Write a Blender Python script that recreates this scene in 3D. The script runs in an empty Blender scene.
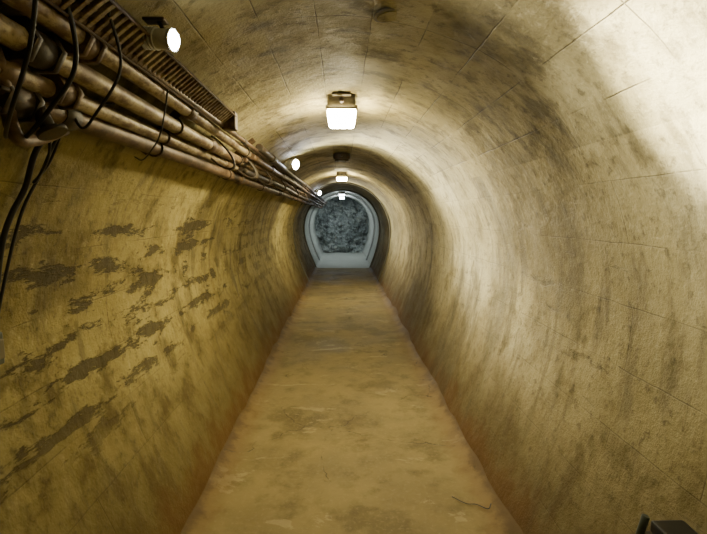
import bpy, bmesh, math, random
from mathutils import Vector, Matrix, noise
random.seed(4)
CH=1.5           # eye height
R=1.08; CZ=1.13  # arch radius / centre height
Y0,Y1=-3.5,19.2
scene=bpy.context.scene
col=scene.collection

# ---------------------------------------------------------------- materials
class NT:
    def __init__(s,name):
        s.m=bpy.data.materials.new(name); s.m.use_nodes=True
        s.t=s.m.node_tree; s.b=s.t.nodes['Principled BSDF']
        s.geo=s.t.nodes.new('ShaderNodeNewGeometry'); s.P=s.geo.outputs['Position']
    def n(s,ty,ins=None,**kw):
        nd=s.t.nodes.new(ty)
        for k,v in kw.items(): setattr(nd,k,v)
        if ins:
            for k,v in ins.items():
                if isinstance(v,bpy.types.NodeSocket): s.t.links.new(v,nd.inputs[k])
                else: nd.inputs[k].default_value=v
        return nd
    def noise(s,scale=1,detail=4,rough=.55,sc=(1,1,1),off=(0,0,0),dist=0):
        mp=s.n('ShaderNodeMapping',{'Vector':s.P,'Scale':sc,'Location':off})
        return s.n('ShaderNodeTexNoise',{'Vector':mp.outputs[0],'Scale':scale,'Detail':detail,'Roughness':rough,'Distortion':dist}).outputs['Fac']
    def ramp(s,v,a,b,lo=0.,hi=1.):
        return s.n('ShaderNodeMapRange',{'Value':v,'From Min':a,'From Max':b,'To Min':lo,'To Max':hi},interpolation_type='SMOOTHSTEP').outputs[0]
    def math(s,op,a,b=0.):
        return s.n('ShaderNodeMath',{0:a,1:b},operation=op).outputs[0]
    def mix(s,f,a,b,bt='MIX'):
        nd=s.n('ShaderNodeMix',data_type='RGBA',blend_type=bt)
        for i,v in ((0,f),(6,a),(7,b)):
            if isinstance(v,bpy.types.NodeSocket): s.t.links.new(v,nd.inputs[i])
            else: nd.inputs[i].default_value=(*v,1) if isinstance(v,tuple) and len(v)==3 else v
        return nd.outputs[2]
    def out(s,c=None,rough=None,bump=None,bs=.3,bd=.01,metal=None,spec=None,gamma=None):
        if gamma: c=s.n('ShaderNodeGamma',{'Color':c,'Gamma':gamma}).outputs[0]
        def st(k,v):
            if v is None: return
            if isinstance(v,bpy.types.NodeSocket): s.t.links.new(v,s.b.inputs[k])
            else: s.b.inputs[k].default_value=(*v,1) if isinstance(v,tuple) else v
        st('Base Color',c); st('Roughness',rough); st('Metallic',metal); st('Specular IOR Level',spec)
        if bump is not None:
            bn=s.n('ShaderNodeBump',{'Height':bump,'Strength':bs,'Distance':bd})
            s.t.links.new(bn.outputs[0],s.b.inputs['Normal'])
        return s.m

def concrete(name,side):
    s=NT(name)
    sep=s.n('ShaderNodeSeparateXYZ',{0:s.P}); X,Y,Z=sep.outputs
    n1=s.noise(1.1,6,.6); n2=s.noise(4.5,8,.65,off=(3,1,7)); n3=s.noise(22,6,.7); n4=s.noise(90,3,.6)
    streak=s.noise(5,5,.6,sc=(1,1.6,.35),off=(9,2,4))
    big=s.noise(.9,4,.6,off=(2,8,3))
    if side=='ceil': A=(.455,.40,.215);B=(.60,.54,.335);D=(.19,.155,.07)
    elif side=='right': A=(.49,.43,.235);B=(.62,.56,.355);D=(.23,.19,.085)
    else: A=(.44,.38,.185);B=(.55,.49,.265);D=(.17,.135,.055)
    kr=.8 if side=='right' else 1.
    c=s.mix(s.ramp(n1,.35,.65),A,B)
    c=s.mix(s.ramp(big,.5,.66,0,.55),c,D)
    c=s.mix(s.ramp(n2,.5,.68,0,.6*kr),c,D)
    c=s.mix(s.ramp(streak,.52,.68,0,.55*kr),c,(.18,.15,.075))
    c=s.mix(s.ramp(n3,.52,.70,0,.5),c,(.13,.105,.055))
    c=s.mix(s.ramp(n3,.46,.28,0,.35),c,(.68,.62,.43))
    uv=s.n('ShaderNodeTexCoord').outputs['UV']
    wob=s.n('ShaderNodeVectorMath',{0:uv,1:s.n('ShaderNodeVectorMath',{0:s.n('ShaderNodeTexNoise',{'Vector':s.P,'Scale':6.0,'Detail':4.}).outputs['Color'],3:.012},operation='SCALE').outputs[0]},operation='ADD').outputs[0]
    bw,rh=(.62,.20) if side=='ceil' else (.9,.24)
    br=s.n('ShaderNodeTexBrick',{'Vector':wob,'Scale':1.0,'Mortar Size':.0035,'Mortar Smooth':.8,'Brick Width':bw,'Row Height':rh,'Color1':(0,0,0,1),'Color2':(1,1,1,1),'Mortar':(.5,.5,.5,1)},offset=.0 if side=='ceil' else .5)
    br2=s.n('ShaderNodeTexBrick',{'Vector':wob,'Scale':1.0,'Mortar Size':.0001,'Brick Width':bw,'Row Height':rh,'Color1':(0,0,0,1),'Color2':(1,1,1,1)},offset=.0 if side=='ceil' else .5)
    k=1. if side=='ceil' else .5
    patch=s.ramp(s.noise(2.6,5,.6,off=(5,5,5)),.40,.58)
    mort=s.math('MULTIPLY',s.math('MULTIPLY',br.outputs['Fac'],patch),.6*k)
    c=s.mix(mort,c,(.09,.07,.04))
    c=s.mix(.38*k,c,s.mix(br2.outputs['Color'],(.6,.6,.6),(1.,1.,1.)),'MULTIPLY')
    height=s.math('ADD',s.math('MULTIPLY',n3,.5),s.math('MULTIPLY',n4,.15))
    height=s.math('SUBTRACT',height,s.math('MULTIPLY',mort,.3))
    height=s.math('ADD',height,s.math('MULTIPLY',n2,1.2))
    if side in('left','right'):
        # flaked skim coat: short ragged patches lined up with the shuttering rows
        pn=s.noise(8.,10,.72,sc=(1,.34,1.4),off=(1.3,2.7,.6),dist=.2)
        cl=s.noise(1.3,3,.5,off=(6,3.6,1.4))
        band=s.n('ShaderNodeMath',{0:s.math('MULTIPLY',Z,45.)},operation='SINE').outputs[0]
        pv=s.math('ADD',pn,s.math('MULTIPLY',band,.055))
        pv=s.math('ADD',pv,s.math('MULTIPLY',s.math('SUBTRACT',cl,.5),.35))
        zm=s.math('MULTIPLY',s.ramp(Z,.4,.8),s.ramp(Z,1.62,1.45))
        zm=s.math('MULTIPLY',zm,s.ramp(Y,6.5,3.2,.35,1.))
        pm=s.math('MULTIPLY',s.ramp(pv,.55,.60) if side=='left' else s.ramp(pv,.62,.72),zm)
        c=s.mix(s.math('MULTIPLY',pm,.75 if side=='left' else .25),c,(.12,.10,.05))
        height=s.math('SUBTRACT',height,s.math('MULTIPLY',pm,.4))
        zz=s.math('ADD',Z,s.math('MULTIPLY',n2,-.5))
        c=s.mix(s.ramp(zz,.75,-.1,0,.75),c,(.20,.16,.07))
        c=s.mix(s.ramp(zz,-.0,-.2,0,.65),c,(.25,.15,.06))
        if side=='right':
            g=s.noise(1.5,6,.62,sc=(1,1.3,.22),off=(4,1.1,2))
            c=s.mix(s.ramp(g,.50,.66,0,.55),c,(.19,.165,.095))
    c=s.mix(s.ramp(Y,13.3,13.4,0,.85),c,(.58,.61,.59))
    return s.out(c,s.ramp(n2,.3,.7,.6,.85),height,.65,.02,spec=.3,gamma=1.55)

def floor_mat():
    s=NT('floor_concrete')
    sep=s.n('ShaderNodeSeparateXYZ',{0:s.P}); X,Y,Z=sep.outputs
    n1=s.noise(1.6,6,.6); n2=s.noise(7,8,.65); n3=s.noise(45,4,.7); n4=s.noise(2.2,7,.7,sc=(.8,1.8,1),off=(4,8,1),dist=.4)
    n5=s.noise(3.2,8,.7,off=(7,7,7)); n6=s.noise(1.4,6,.65,off=(2,5.5,7))
    c=s.mix(s.ramp(n1,.35,.65),(.25,.20,.09),(.32,.262,.13))
    c=s.mix(s.ramp(n2,.48,.72,0,.45),c,(.15,.12,.052))
    c=s.mix(s.ramp(n5,.52,.68,0,.6),c,(.14,.115,.05))
    c=s.mix(s.ramp(n6,.52,.62,0,.5),c,(.13,.105,.045))
    c=s.mix(s.ramp(n3,.5,.7,0,.35),c,(.38,.32,.18))
    c=s.mix(s.ramp(n4,.60,.62,0,.4),c,(.46,.40,.24))
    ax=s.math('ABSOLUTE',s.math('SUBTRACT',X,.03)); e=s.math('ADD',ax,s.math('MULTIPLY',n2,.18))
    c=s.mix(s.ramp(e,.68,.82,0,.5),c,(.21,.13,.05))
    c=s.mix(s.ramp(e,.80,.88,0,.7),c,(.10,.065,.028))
    vo=s.n('ShaderNodeTexVoronoi',{'Vector':s.n('ShaderNodeVectorMath',{0:s.P,1:s.n('ShaderNodeVectorMath',{0:s.n('ShaderNodeTexNoise',{'Vector':s.P,'Scale':4.0,'Detail':5.}).outputs['Color'],3:.35},operation='SCALE').outputs[0]},operation='ADD').outputs[0],'Scale':.9},feature='DISTANCE_TO_EDGE').outputs[0]
    cr=s.math('MULTIPLY',s.ramp(vo,.006,.001),s.ramp(n5,.45,.6))
    c=s.mix(s.math('MULTIPLY',cr,.7),c,(.05,.04,.02))
    c=s.mix(s.ramp(Y,13.3,13.4,0,.85),c,(.50,.53,.50))
    h=s.math('ADD',s.math('MULTIPLY',n2,.7),s.math('MULTIPLY',n3,.25))
    h=s.math('SUBTRACT',h,s.math('MULTIPLY',cr,.5))
    return s.out(c,s.ramp(n1,.3,.7,.6,.85),h,.5,.012,spec=.25,gamma=1.22)

def rock_mat():
    s=NT('rock')
    n1=s.noise(2,8,.65); n2=s.noise(4.5,8,.7)
    c=s.mix(s.ramp(n1,.35,.65),(.26,.295,.29),(.50,.54,.52))
    c=s.mix(s.ramp(n2,.47,.64,0,.85),c,(.07,.085,.085))
    h=s.math('ADD',n1,s.math('MULTIPLY',n2,.5))
    return s.out(c,.7,h,1.,.15)

def rusty(name,a,b,amt=.5,sc=18,metal=.3,rough=.55):
    s=NT(name)
    n=s.noise(sc,7,.7,sc=(1,.45,1)); n2=s.noise(sc*5,4,.6)
    c=s.mix(s.ramp(n,amt-.08,amt+.1),a,b)
    c=s.mix(s.ramp(n2,.5,.75,0,.5),c,(.04,.028,.015))
    return s.out(c,rough,s.math('ADD',n,s.math('MULTIPLY',n2,.3)),.35,.004,metal=metal)

def plain(name,c,rough=.5,metal=0.):
    s=NT(name); n=s.noise(40,4,.6)
    return s.out(s.mix(s.ramp(n,.3,.7,0,.5),c,tuple(x*.55 for x in c)),rough,n,.1,.002,metal=metal)

def emis(name,c,st):
    m=bpy.data.materials.new(name); m.use_nodes=True
    b=m.node_tree.nodes['Principled BSDF']
    b.inputs['Base Color'].default_value=(.9,.9,.9,1)
    b.inputs['Emission Color'].default_value=(*c,1); b.inputs['Emission Strength'].default_value=st
    return m

M_left=concrete('concrete_left','left'); M_right=concrete('concrete_right','right'); M_ceil=concrete('concrete_ceiling','ceil')
M_floor=floor_mat(); M_rock=rock_mat()
M_pale=rusty('galvanised_dusty',(.38,.31,.19),(.14,.085,.04),.48)
M_brown=rusty('pipe_rust_brown',(.15,.095,.05),(.06,.034,.016),.5)
M_dark=rusty('iron_dark',(.05,.04,.028),(.09,.05,.024),.55,25)
M_black=plain('rubber_black',(.015,.014,.012),.5)
M_house=plain('lamp_housing_grey',(.17,.145,.09),.5,.2)
M_white=plain('painted_metal_white',(.7,.7,.66),.4)
M_grey=plain('painted_metal_grey_green',(.06,.075,.06),.5)
M_collar=plain('collar_concrete',(.18,.17,.12),.8)
M_collar2=plain('collar_concrete_pale',(.38,.39,.37),.8)
WARM=(1.,.875,.53); COOL=(.84,.94,1.)
M_dif=emis('diffuser_lit',WARM,175); M_dift=emis('diffuser_dim',WARM,12)
M_difc=emis('diffuser_lit_cool',COOL,42); M_difr=emis('diffuser_lit_cool_bright',COOL,90)
M_lens=emis('lens_lit',(.92,.97,1.),110)

# ---------------------------------------------------------------- mesh helpers
class B:
    def __init__(s): s.bm=bmesh.new(); s.mats=[]
    def mi(s,m):
        if m not in s.mats: s.mats.append(m)
        return s.mats.index(m)
    def frame(s,d,up=Vector((0,0,1))):
        d=d.normalized()
        if abs(d.dot(up))>.95: up=Vector((1,0,0))
        a=d.cross(up).normalized(); return a,a.cross(d).normalized()
    def tube(s,pts,r,m,seg=14,caps=True):
        pts=[Vector(p) for p in pts]; rs=r if isinstance(r,(list,tuple)) else [r]*len(pts)
        k=s.mi(m); rings=[]; a=None
        for i,p in enumerate(pts):
            d=(pts[min(i+1,len(pts)-1)]-pts[max(i-1,0)])
            if d.length<1e-9: d=Vector((0,1,0))
            d.normalize()
            if a is None: a,b=s.frame(d)
            else:
                a=(a-d*a.dot(d)).normalized(); b=a.cross(d)
            rings.append([s.bm.verts.new(p+rs[i]*(math.cos(t)*a+math.sin(t)*b)) for t in [2*math.pi*j/seg for j in range(seg)]])
        for q,w in zip(rings,rings[1:]):
            for j in range(seg):
                f=s.bm.faces.new((q[j],q[(j+1)%seg],w[(j+1)%seg],w[j])); f.material_index=k; f.smooth=True
        if caps:
            for q in (rings[0],rings[-1]):
                f=s.bm.faces.new(q); f.material_index=k
    def cyl(s,c,d,r,h,m,seg=20,r2=None):
        c=Vector(c); d=Vector(d).normalized()
        e=min(.15*r,.15*h)
        r2=r if r2 is None else r2
        s.tube([c-d*h/2,c-d*(h/2-e*.01),c-d*(h/2-e),c+d*(h/2-e),c+d*(h/2)],[r-e,r-e,r,r2,r2-e],m,seg)
    def box(s,c,sz,m,rot=None,bev=.004):
        k=s.mi(m); g=bmesh.ops.create_cube(s.bm,size=1.)
        vs=g['verts']; mt=Matrix.Translation(Vector(c))@(rot.to_4x4() if rot else Matrix())@Matrix.Diagonal((*sz,1))
        bmesh.ops.transform(s.bm,matrix=mt,verts=vs)
        fs=set(f for v in vs for f in v.link_faces)
        for f in fs: f.material_index=k
        if bev:
            es=list(set(e for f in fs for e in f.edges))
            r=bmesh.ops.bevel(s.bm,geom=es,offset=bev,segments=2,affect='EDGES',profile=.5)
            for f in r['faces']: f.material_index=k
    def done(s,name,parent=None):
        bmesh.ops.recalc_face_normals(s.bm,faces=s.bm.faces)
        me=bpy.data.meshes.new(name); s.bm.to_mesh(me); s.bm.free()
        for m in s.mats: me.materials.append(m)
        o=bpy.data.objects.new(name,me); col.objects.link(o)
        if parent: o.parent=parent
        return o
def empty(name,loc=(0,0,0)):
    o=bpy.data.objects.new(name,None); o.location=loc; o.empty_display_size=.1; col.objects.link(o); return o
def spline(pts,n=8):
    P=[Vector(p) for p in pts]; P=[2*P[0]-P[1]]+P+[2*P[-1]-P[-2]]; out=[]
    for i in range(1,len(P)-2):
        for j in range(n):
            t=j/n; a,b,c,d=P[i-1:i+3]
            out.append(.5*((2*b)+(c-a)*t+(2*a-5*b+4*c-d)*t*t+(3*b-a-3*c+d)*t**3))
    out.append(P[-2]); return out

# ---------------------------------------------------------------- tunnel shell
def profile():
    def lower(sx,fx):
        q=[]
        for i in range(29):
            t=i/28
            p0=Vector((fx,0));p1=Vector((fx+.13,.32));p2=Vector((R,.72));p3=Vector((R,CZ))
            p=(1-t)**3*p0+3*(1-t)**2*t*p1+3*(1-t)*t*t*p2+t**3*p3
            q.append((sx*p.x,p.y))
        return q
    L=lower(-1,.738); Rr=lower(1,.80)
    arch=[(-R*math.cos(a),CZ+R*math.sin(a)) for a in [math.pi*i/72 for i in range(73)]]
    return L+arch[1:-1]+Rr[::-1]
PR=profile(); S=[0]
for a,b in zip(PR,PR[1:]): S.append(S[-1]+math.hypot(b[0]-a[0],b[1]-a[1]))
NY=340
def shell(name,i0,i1,mat):
    bm=bmesh.new(); uvl=bm.loops.layers.uv.new('UVMap'); g=[]; uvd={}
    for j in range(NY+1):
        y=Y0+(Y1-Y0)*j/NY; row=[]
        for i in range(i0,i1+1):
            x,z=PR[i]; n=Vector((-x,0,CZ-z)).normalized()
            w=noise.fractal(Vector((x*1.2,y*.9,z*1.2)),.8,2.,4)*.015
            w+=noise.noise(Vector((x*5,y*4,z*5+3)))*.004
            v=bm.verts.new((x+n.x*w,y,z+(n.z*w if z>.02 else 0))); uvd[v]=(y+10,S[i]); row.append(v)
        g.append(row)
    for j in range(NY):
        for i in range(i1-i0):
            f=bm.faces.new((g[j][i],g[j+1][i],g[j+1][i+1],g[j][i+1])); f.smooth=True
            for l in f.loops: l[uvl].uv=uvd[l.vert]
    me=bpy.data.meshes.new(name); bm.to_mesh(me); bm.free(); me.materials.append(mat)
    o=bpy.data.objects.new(name,me); col.objects.link(o); return o
N=len(PR)
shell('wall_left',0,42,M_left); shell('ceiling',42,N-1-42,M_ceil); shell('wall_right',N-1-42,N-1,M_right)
# concrete collars where the lining changes
def collar(name,ya,yb,th,mat):
    bm=bmesh.new(); R4=[]
    for (yy,k) in ((ya,-.02),(ya,th),(yb,th),(yb,-.02)):
        row=[]
        for x,z in PR:
            n=Vector((-x,0,CZ-z)).normalized(); row.append(bm.verts.new((x+n.x*k,yy,max(z+n.z*k,-.01))))
        R4.append(row)
    for a,b_ in zip(R4,R4[1:]):
        for i in range(len(PR)-1): bm.faces.new((a[i],a[i+1],b_[i+1],b_[i]))
    bmesh.ops.recalc_face_normals(bm,faces=bm.faces)
    me=bpy.data.meshes.new(name); bm.to_mesh(me); bm.free(); me.materials.append(mat)
    col.objects.link(bpy.data.objects.new(name,me))
collar('trim_1',13.30,13.42,.03,M_collar)
collar('trim_2',15.3,15.5,.045,M_collar2)
collar('trim_3',10.4,10.5,.02,M_collar)
# floor
bm=bmesh.new(); g=[]
for j in range(401):
    y=Y0+(Y1+.6-Y0)*j/400; row=[]
    for i in range(43):
        x=-.81+1.69*i/42
        h=noise.fractal(Vector((x*1.5,y*1.1,3)),.8,2.,4)*.007
        e=abs(x-.03)+.03*noise.noise(Vector((x*2,y*3,1)))
        h+= .035*max(0,(e-.66)/.12)**2 if e>.66 else 0
        row.append(bm.verts.new((x,y,h)))
    g.append(row)
for j in range(400):
    for i in range(42):
        f=bm.faces.new((g[j][i],g[j][i+1],g[j+1][i+1],g[j+1][i])); f.smooth=True
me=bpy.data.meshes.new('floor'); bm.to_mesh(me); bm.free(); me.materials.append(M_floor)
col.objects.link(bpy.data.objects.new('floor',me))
def face(name,y,mat,amp,flip,n=110):
    bm=bmesh.new(); g=[]
    for j in range(n+1):
        row=[]
        for i in range(n+1):
            x=-1.4+2.8*i/n; z=-.15+2.7*j/n
            d=0
            if amp:
                d=noise.fractal(Vector((x*1.6,7,z*1.6)),.7,2.1,6)*amp
                d+=amp*.8*abs(noise.noise(Vector((x*3,2,z*3))))
            row.append(bm.verts.new((x,y-d,z)))
        g.append(row)
    for j in range(n):
        for i in range(n):
            q=(g[j][i],g[j][i+1],g[j+1][i+1],g[j+1][i]); bm.faces.new(q if not flip else q[::-1])
    me=bpy.data.meshes.new(name); bm.to_mesh(me); bm.free(); me.materials.append(mat)
    col.objects.link(bpy.data.objects.new(name,me))
face('wall_far',18.9,M_rock,.3,False); face('wall_back',Y0+.02,M_ceil,0,True,8)

# ---------------------------------------------------------------- ceiling lamps
TOP=CZ+R
def ceiling_lamp(y,md):
    p=empty('ceiling_lamp',(0,y,TOP))
    b=B(); b.box((0,.22,-.042),(.165,.42,.084),M_house,bev=.01)
    b.box((0,.22,-.012),(.11,.50,.012),M_house,bev=.003)
    for sx in(-1,1):
        for yy in(.06,.38): b.box((sx*.088,yy,-.074),(.014,.035,.03),M_dark,bev=.003)
    b.cyl((0,-.01,-.045),(0,1,0),.014,.05,M_dark)
    b.done('housing',p)
    b=B(); b.box((0,.22,-.106),(.172,.44,.046),md,bev=.018); b.done('diffuser',p)
    b=B()
    for yy in(.0,.44): b.box((0,yy,-.085),(.182,.008,.014),M_house,bev=.002)
    b.done('end_frame',p)
for y,c in((-2.4,M_dift),(2.85,M_dif),(7.9,M_dif),(14.4,M_difc),(16.9,M_difr)): ceiling_lamp(y,c)

def jbox(y,r):
    b=B(); b.cyl((0,y,TOP-.03),(0,0,1),r,.07,M_dark,28); b.cyl((0,y,TOP-.075),(0,0,1),r*.8,.025,M_dark,28)
    for k in range(4):
        a=math.pi/4+k*math.pi/2; b.cyl((r*.65*math.cos(a),y+r*.65*math.sin(a),TOP-.09),(0,0,1),.008,.01,M_house,8)
    b.cyl((0,y-r-.02,TOP-.035),(0,1,0),.014,.06,M_dark,10)
    b.done('ceiling_junction_box')
jbox(5.6,.10)
b=B(); b.cyl((.165,1.72,TOP-.018),(0.16,0,-1),.055,.010,M_house,28); b.cyl((.165,1.72,TOP-.024),(.16,0,-1),.042,.005,M_ceil,28); b.done('ceiling_cover_plate')

# ---------------------------------------------------------------- floodlights on the pipe run
def flood(loc,target,beams,sc=1.):
    loc=Vector(loc); d=(Vector(target)-loc).normalized()
    p=empty('floodlight',loc); p.scale=(sc,sc,sc)
    b=B()
    b.tube([-d*.08,-d*.075,-d*.045,-d*.02,d*.012],[.012,.022,.025,.027,.029],M_white,24)
    b.tube([d*.012,d*.02],[.031,.031],M_white,24)
    for k in range(4): b.tube([-d*(.030+.011*k),-d*(.034+.011*k)],[.031,.031],M_white,20)
    b.tube([Vector((0,0,0)),Vector((-.02,.0,.05))],.006,M_dark,8)
    b.box((-.03,0,.05),(.06,.04,.008),M_dark,bev=.002)
    b.tube(spline([-d*.08,-d*.12+Vector((-.02,.03,-.01)),Vector((-.11,.08,-.03))]),.004,M_black,8)
    b.done('lamp_body',p)
    b=B(); b.tube([d*.0201,d*.026,d*.030],[.027,.022,.010],M_lens,24); b.done('lens',p)
    for power,ang in beams:
        l=bpy.data.lights.new('flood_beam','SPOT'); l.energy=power; l.spot_size=math.radians(ang); l.spot_blend=1.; l.shadow_soft_size=.03; l.color=(1.,.97,.88)
        o=bpy.data.objects.new('flood_beam',l); o.parent=p; o.location=d*.045
        o.rotation_euler=d.to_track_quat('-Z','Y').to_euler(); col.objects.link(o)
flood((-.49,1.40,CH+.49),(.88,1.13,CH+.31),[(1700,28),(160,66)])
flood((-.50,4.95,CH+.52),(.95,3.9,CH+.25),[(550,70),(130,120)],1.8)
flood((-.52,10.6,CH+.49),(.95,9.5,CH+.1),[(260,100)],1.8)

# ---------------------------------------------------------------- pipe run
pipes=[(-.645,.425,.026,M_pale,.2),(-.695,.375,.028,M_pale,.2),(-.745,.325,.024,M_pale,.2),(-.785,.275,.031,M_brown,.2),(-.605,.455,.014,M_brown,.2),(-.735,.385,.016,M_dark,.2),
 (-.62,.405,.021,M_brown,3.35),(-.71,.325,.022,M_dark,3.38),(-.665,.372,.016,M_brown,3.3),(-.585,.47,.026,M_dark,3.4)]
for i,(x,z,r,m,ys) in enumerate(pipes):
    b=B(); pts=[]; n=90
    for k in range(n+1):
        y=ys+(18.3-ys)*k/n
        pts.append((x+.006*math.sin(y*1.3+i),y,CH+z+.007*math.sin(y*1.1+i*2)))
    b.tube(pts,r,m,16)
    y=ys+.3+.3*(i%4)
    while y<18:
        b.cyl((x+.006*math.sin(y*1.3+i),y,CH+z+.007*math.sin(y*1.1+i*2)),(0,1,0),r*1.28,.07,M_brown if m is M_pale else M_dark,16)
        y+=1.55+.23*i
    b.done('conduit_pipe')
b=B()
x,z=-.575,CH+.475; rot=Matrix.Rotation(math.radians(-38),3,'Y')
def L(u,w): v=rot@Vector((u,0,w)); return Vector((x+v.x,0,z+v.z))
for u in(-.045,.045):
    c=L(u,0); b.box((c.x,1.3,c.z),(.006,2.3,.034),M_brown,rot,.001)
k=.2
while k<2.42:
    c=L(0,-.006); b.box((c.x,k,c.z),(.09,.014,.012),M_pale,rot,.002); k+=.034
b.tube([(L(-.015,.012).x,.15,L(-.015,.012).z),(L(-.015,.012).x,2.5,L(-.015,.012).z)],.011,M_black,10)
b.tube([(L(.015,.012).x,.15,L(.015,.012).z),(L(.015,.012).x,2.5,L(.015,.012).z)],.013,M_dark,10)
b.box((x+.01,2.46,z-.005),(.07,.06,.09),M_brown,bev=.006)
b.done('cable_ladder')
def bracket(y):
    b=B()
    a0,a1=math.radians(37),math.radians(56); rr=R-.030
    pts=[(-rr*math.cos(a0+(a1-a0)*k/11),y,CZ+rr*math.sin(a0+(a1-a0)*k/11)) for k in range(12)]
    for p,q in zip(pts,pts[1:]):
        p=Vector(p);q=Vector(q);d=q-p; rt=d.to_track_quat('X','Y').to_matrix()
        b.box((p+q)/2,(d.length*1.1,.035,.007),M_brown,rt,.001)
    for i,(px,pz,pr,_,_) in enumerate(pipes[:4]):
        c=Vector((px+.006*math.sin(y*1.3+i),y,CH+pz+.007*math.sin(y*1.1+i*2)))
        n_=Vector((-c.x,0,CZ-c.z)).normalized(); t_=Vector((n_.z,0,-n_.x)); q=[]
        q.append(c+t_*(pr+.004)-n_*.04)
        for k in range(9):
            a=math.pi*k/8; q.append(c+(pr+.004)*(math.cos(a)*t_+math.sin(a)*n_))
        q.append(c-t_*(pr+.004)-n_*.04)
        b.tube(q,.0045,M_dark,6)
    b.done('pipe_bracket')
for y in (.85,2.05,3.25,4.6,6,7.5,9,11,13,15,17): bracket(y)
def strap(y,wd):
    b=B(); n=40; pts=[]
    for k in range(n+1):
        a=2*math.pi*k/n; v=Vector((math.cos(a)*.13,0,math.sin(a)*.05)); v=Matrix.Rotation(math.radians(45),3,'Y')@v
        pts.append(Vector((-.70,y+.006*math.sin(3*a),CH+.355))+v)
    for o in range(wd): b.tube([p+Vector((0,.011*o,0)) for p in pts],.006,M_dark,8,False)
    b.done('cable_tie')
strap(3.36,8); strap(2.7,1); strap(4.1,3); strap(5.1,3); strap(6.6,3); strap(8.2,3)

b=B()
def fit(x,y,z,r,l,d=(0,1,0),m=None):
    m=m or M_dark
    b.cyl((x,y,CH+z),d,r,l,m,22)
    dv=Vector(d).normalized()
    for s_ in(-1,1):
        c=Vector((x,y,CH+z))+dv*s_*l/2
        b.cyl(c,d,r*1.3,.018,m,6)
fit(-.785,1.16,.275,.043,.10); fit(-.745,1.30,.325,.036,.07,m=M_brown); fit(-.695,1.12,.375,.040,.09); fit(-.645,1.24,.425,.036,.06,m=M_brown)
b.tube(spline([(-.785,1.12,CH+.275),(-.83,1.13,CH+.235),(-.88,1.14,CH+.235),(-.91,1.16,CH+.26)]),.027,M_dark,14)
b.tube(spline([(-.72,1.02,CH+.36),(-.74,1.08,CH+.31),(-.80,1.2,CH+.20),(-.83,1.32,CH+.20),(-.82,1.45,CH+.25)]),.017,M_brown,12)
b.cyl((-.745,1.22,CH+.25),(.5,0,-1),.018,.09,M_dark,14); b.cyl((-.72,1.22,CH+.205),(.5,0,-1),.036,.012,M_dark,20)
for k in range(6):
    a=k*math.pi/3; b.cyl((-.785+.046*math.cos(a),1.09,CH+.275+.046*math.sin(a)),(0,1,0),.006,.035,M_dark,6)
b.done('pipe_valve')

def cable(name,pts,r,m=M_black):
    b=B(); b.tube(spline(pts,10),r,m,10); b.done(name)
cable('hanging_cable',[(-.60,1.05,CH+.52),(-.60,1.12,CH+.42),(-.62,1.15,CH+.33),(-.70,1.18,CH+.25),(-.76,1.2,CH+.2),(-.84,1.3,CH+.2),(-.88,1.42,CH+.21),(-.88,1.5,CH+.25)],.0055)
cable('hanging_cable',[(-.56,1.2,CH+.5),(-.57,1.28,CH+.38),(-.66,1.32,CH+.27),(-.72,1.36,CH+.24),(-.78,1.42,CH+.3)],.004)
cable('hanging_cable',[(-.8,1.35,CH+.27),(-.84,1.4,CH+.17),(-.90,1.44,CH+.11),(-.925,1.46,CH+.10),(-.90,1.5,CH+.16),(-.84,1.48,CH+.26)],.004)
cable('hanging_cable',[(-.60,1.7,CH+.50),(-.61,1.72,CH+.42),(-.66,1.78,CH+.30),(-.72,1.85,CH+.25),(-.80,1.95,CH+.22),(-.86,2.02,CH+.24)],.003)
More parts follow.
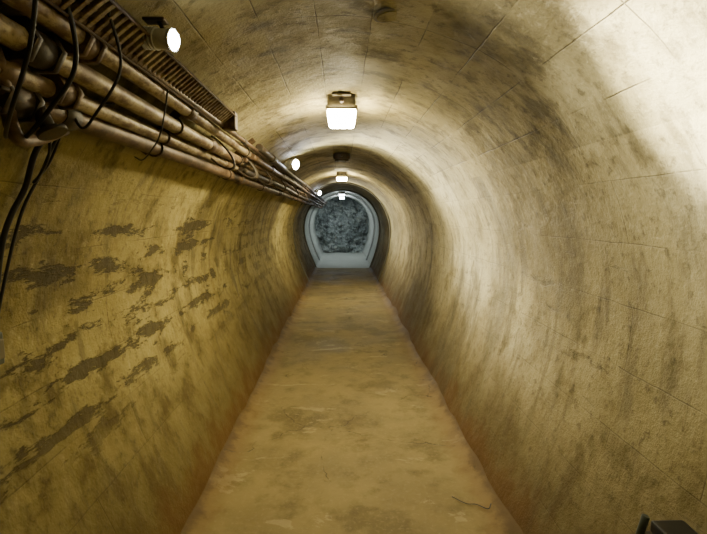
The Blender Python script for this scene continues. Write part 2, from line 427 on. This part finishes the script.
cable('hanging_cable',[(-.58,.98,CH+.50),(-.64,1.03,CH+.35),(-.74,1.1,CH+.22),(-.82,1.2,CH+.19),(-.86,1.3,CH+.24),(-.80,1.42,CH+.31),(-.74,1.6,CH+.36)],.005)
cable('wall_cable',[(-.78,1.44,CH+.32),(-.845,1.43,CH+.25),(-.895,1.427,CH+.18),(-.947,1.45,CH+.08),(-.98,1.43,CH+.0),(-1.005,1.42,CH-.08),(-1.03,1.42,CH-.2),(-1.042,1.40,CH-.35),(-1.03,1.3,CH-.5)],.0085)
cable('wall_cable',[(-.79,1.48,CH+.31),(-.86,1.48,CH+.23),(-.92,1.49,CH+.13),(-.965,1.47,CH+.03),(-1.0,1.46,CH-.08),(-1.03,1.43,CH-.25),(-1.035,1.38,CH-.4)],.005)
cable('floor_wire',[(.58,2.34,.014),(.64,2.28,.013),(.69,2.27,.014),(.735,2.22,.022),(.76,2.25,.03)],.0025)
b=B(); b.box((-1.045,1.39,CH-.40),(.035,.07,.10),M_grey,bev=.006); b.box((-1.025,1.39,CH-.40),(.012,.05,.06),M_house,bev=.004); b.tube([(-1.045,1.39,CH-.35),(-1.05,1.39,CH-.30)],.009,M_dark,10); b.done('wall_junction_box')
b=B(); b.box((.945,1.22,CH-.905),(.10,.09,.045),M_black,bev=.008); b.box((.93,1.173,CH-.895),(.06,.006,.02),M_house,bev=.002)
b.cyl((.865,1.25,CH-.895),(.25,0,1),.011,.07,M_grey,12); b.box((.90,1.25,CH-.92),(.09,.02,.012),M_dark,bev=.002)
b.tube(spline([(.94,1.25,CH-.92),(.94,1.3,CH-1.02),(.92,1.3,CH-1.15),(.84,1.3,.15),(.79,1.3,.05)]),.008,M_black,8)
b.done('electrical_box')

# ---------------------------------------------------------------- world + camera
w=bpy.data.worlds.new('World'); scene.world=w; w.use_nodes=True
w.node_tree.nodes['Background'].inputs[0].default_value=(0,0,0,1)
cam=bpy.data.cameras.new('camera'); co=bpy.data.objects.new('camera',cam); col.objects.link(co); scene.camera=co
cam.sensor_width=36; cam.lens=24; cam.clip_start=.02
co.location=(0,0,CH)
co.rotation_euler=(math.radians(90-6.3),0,-math.radians(1.4))
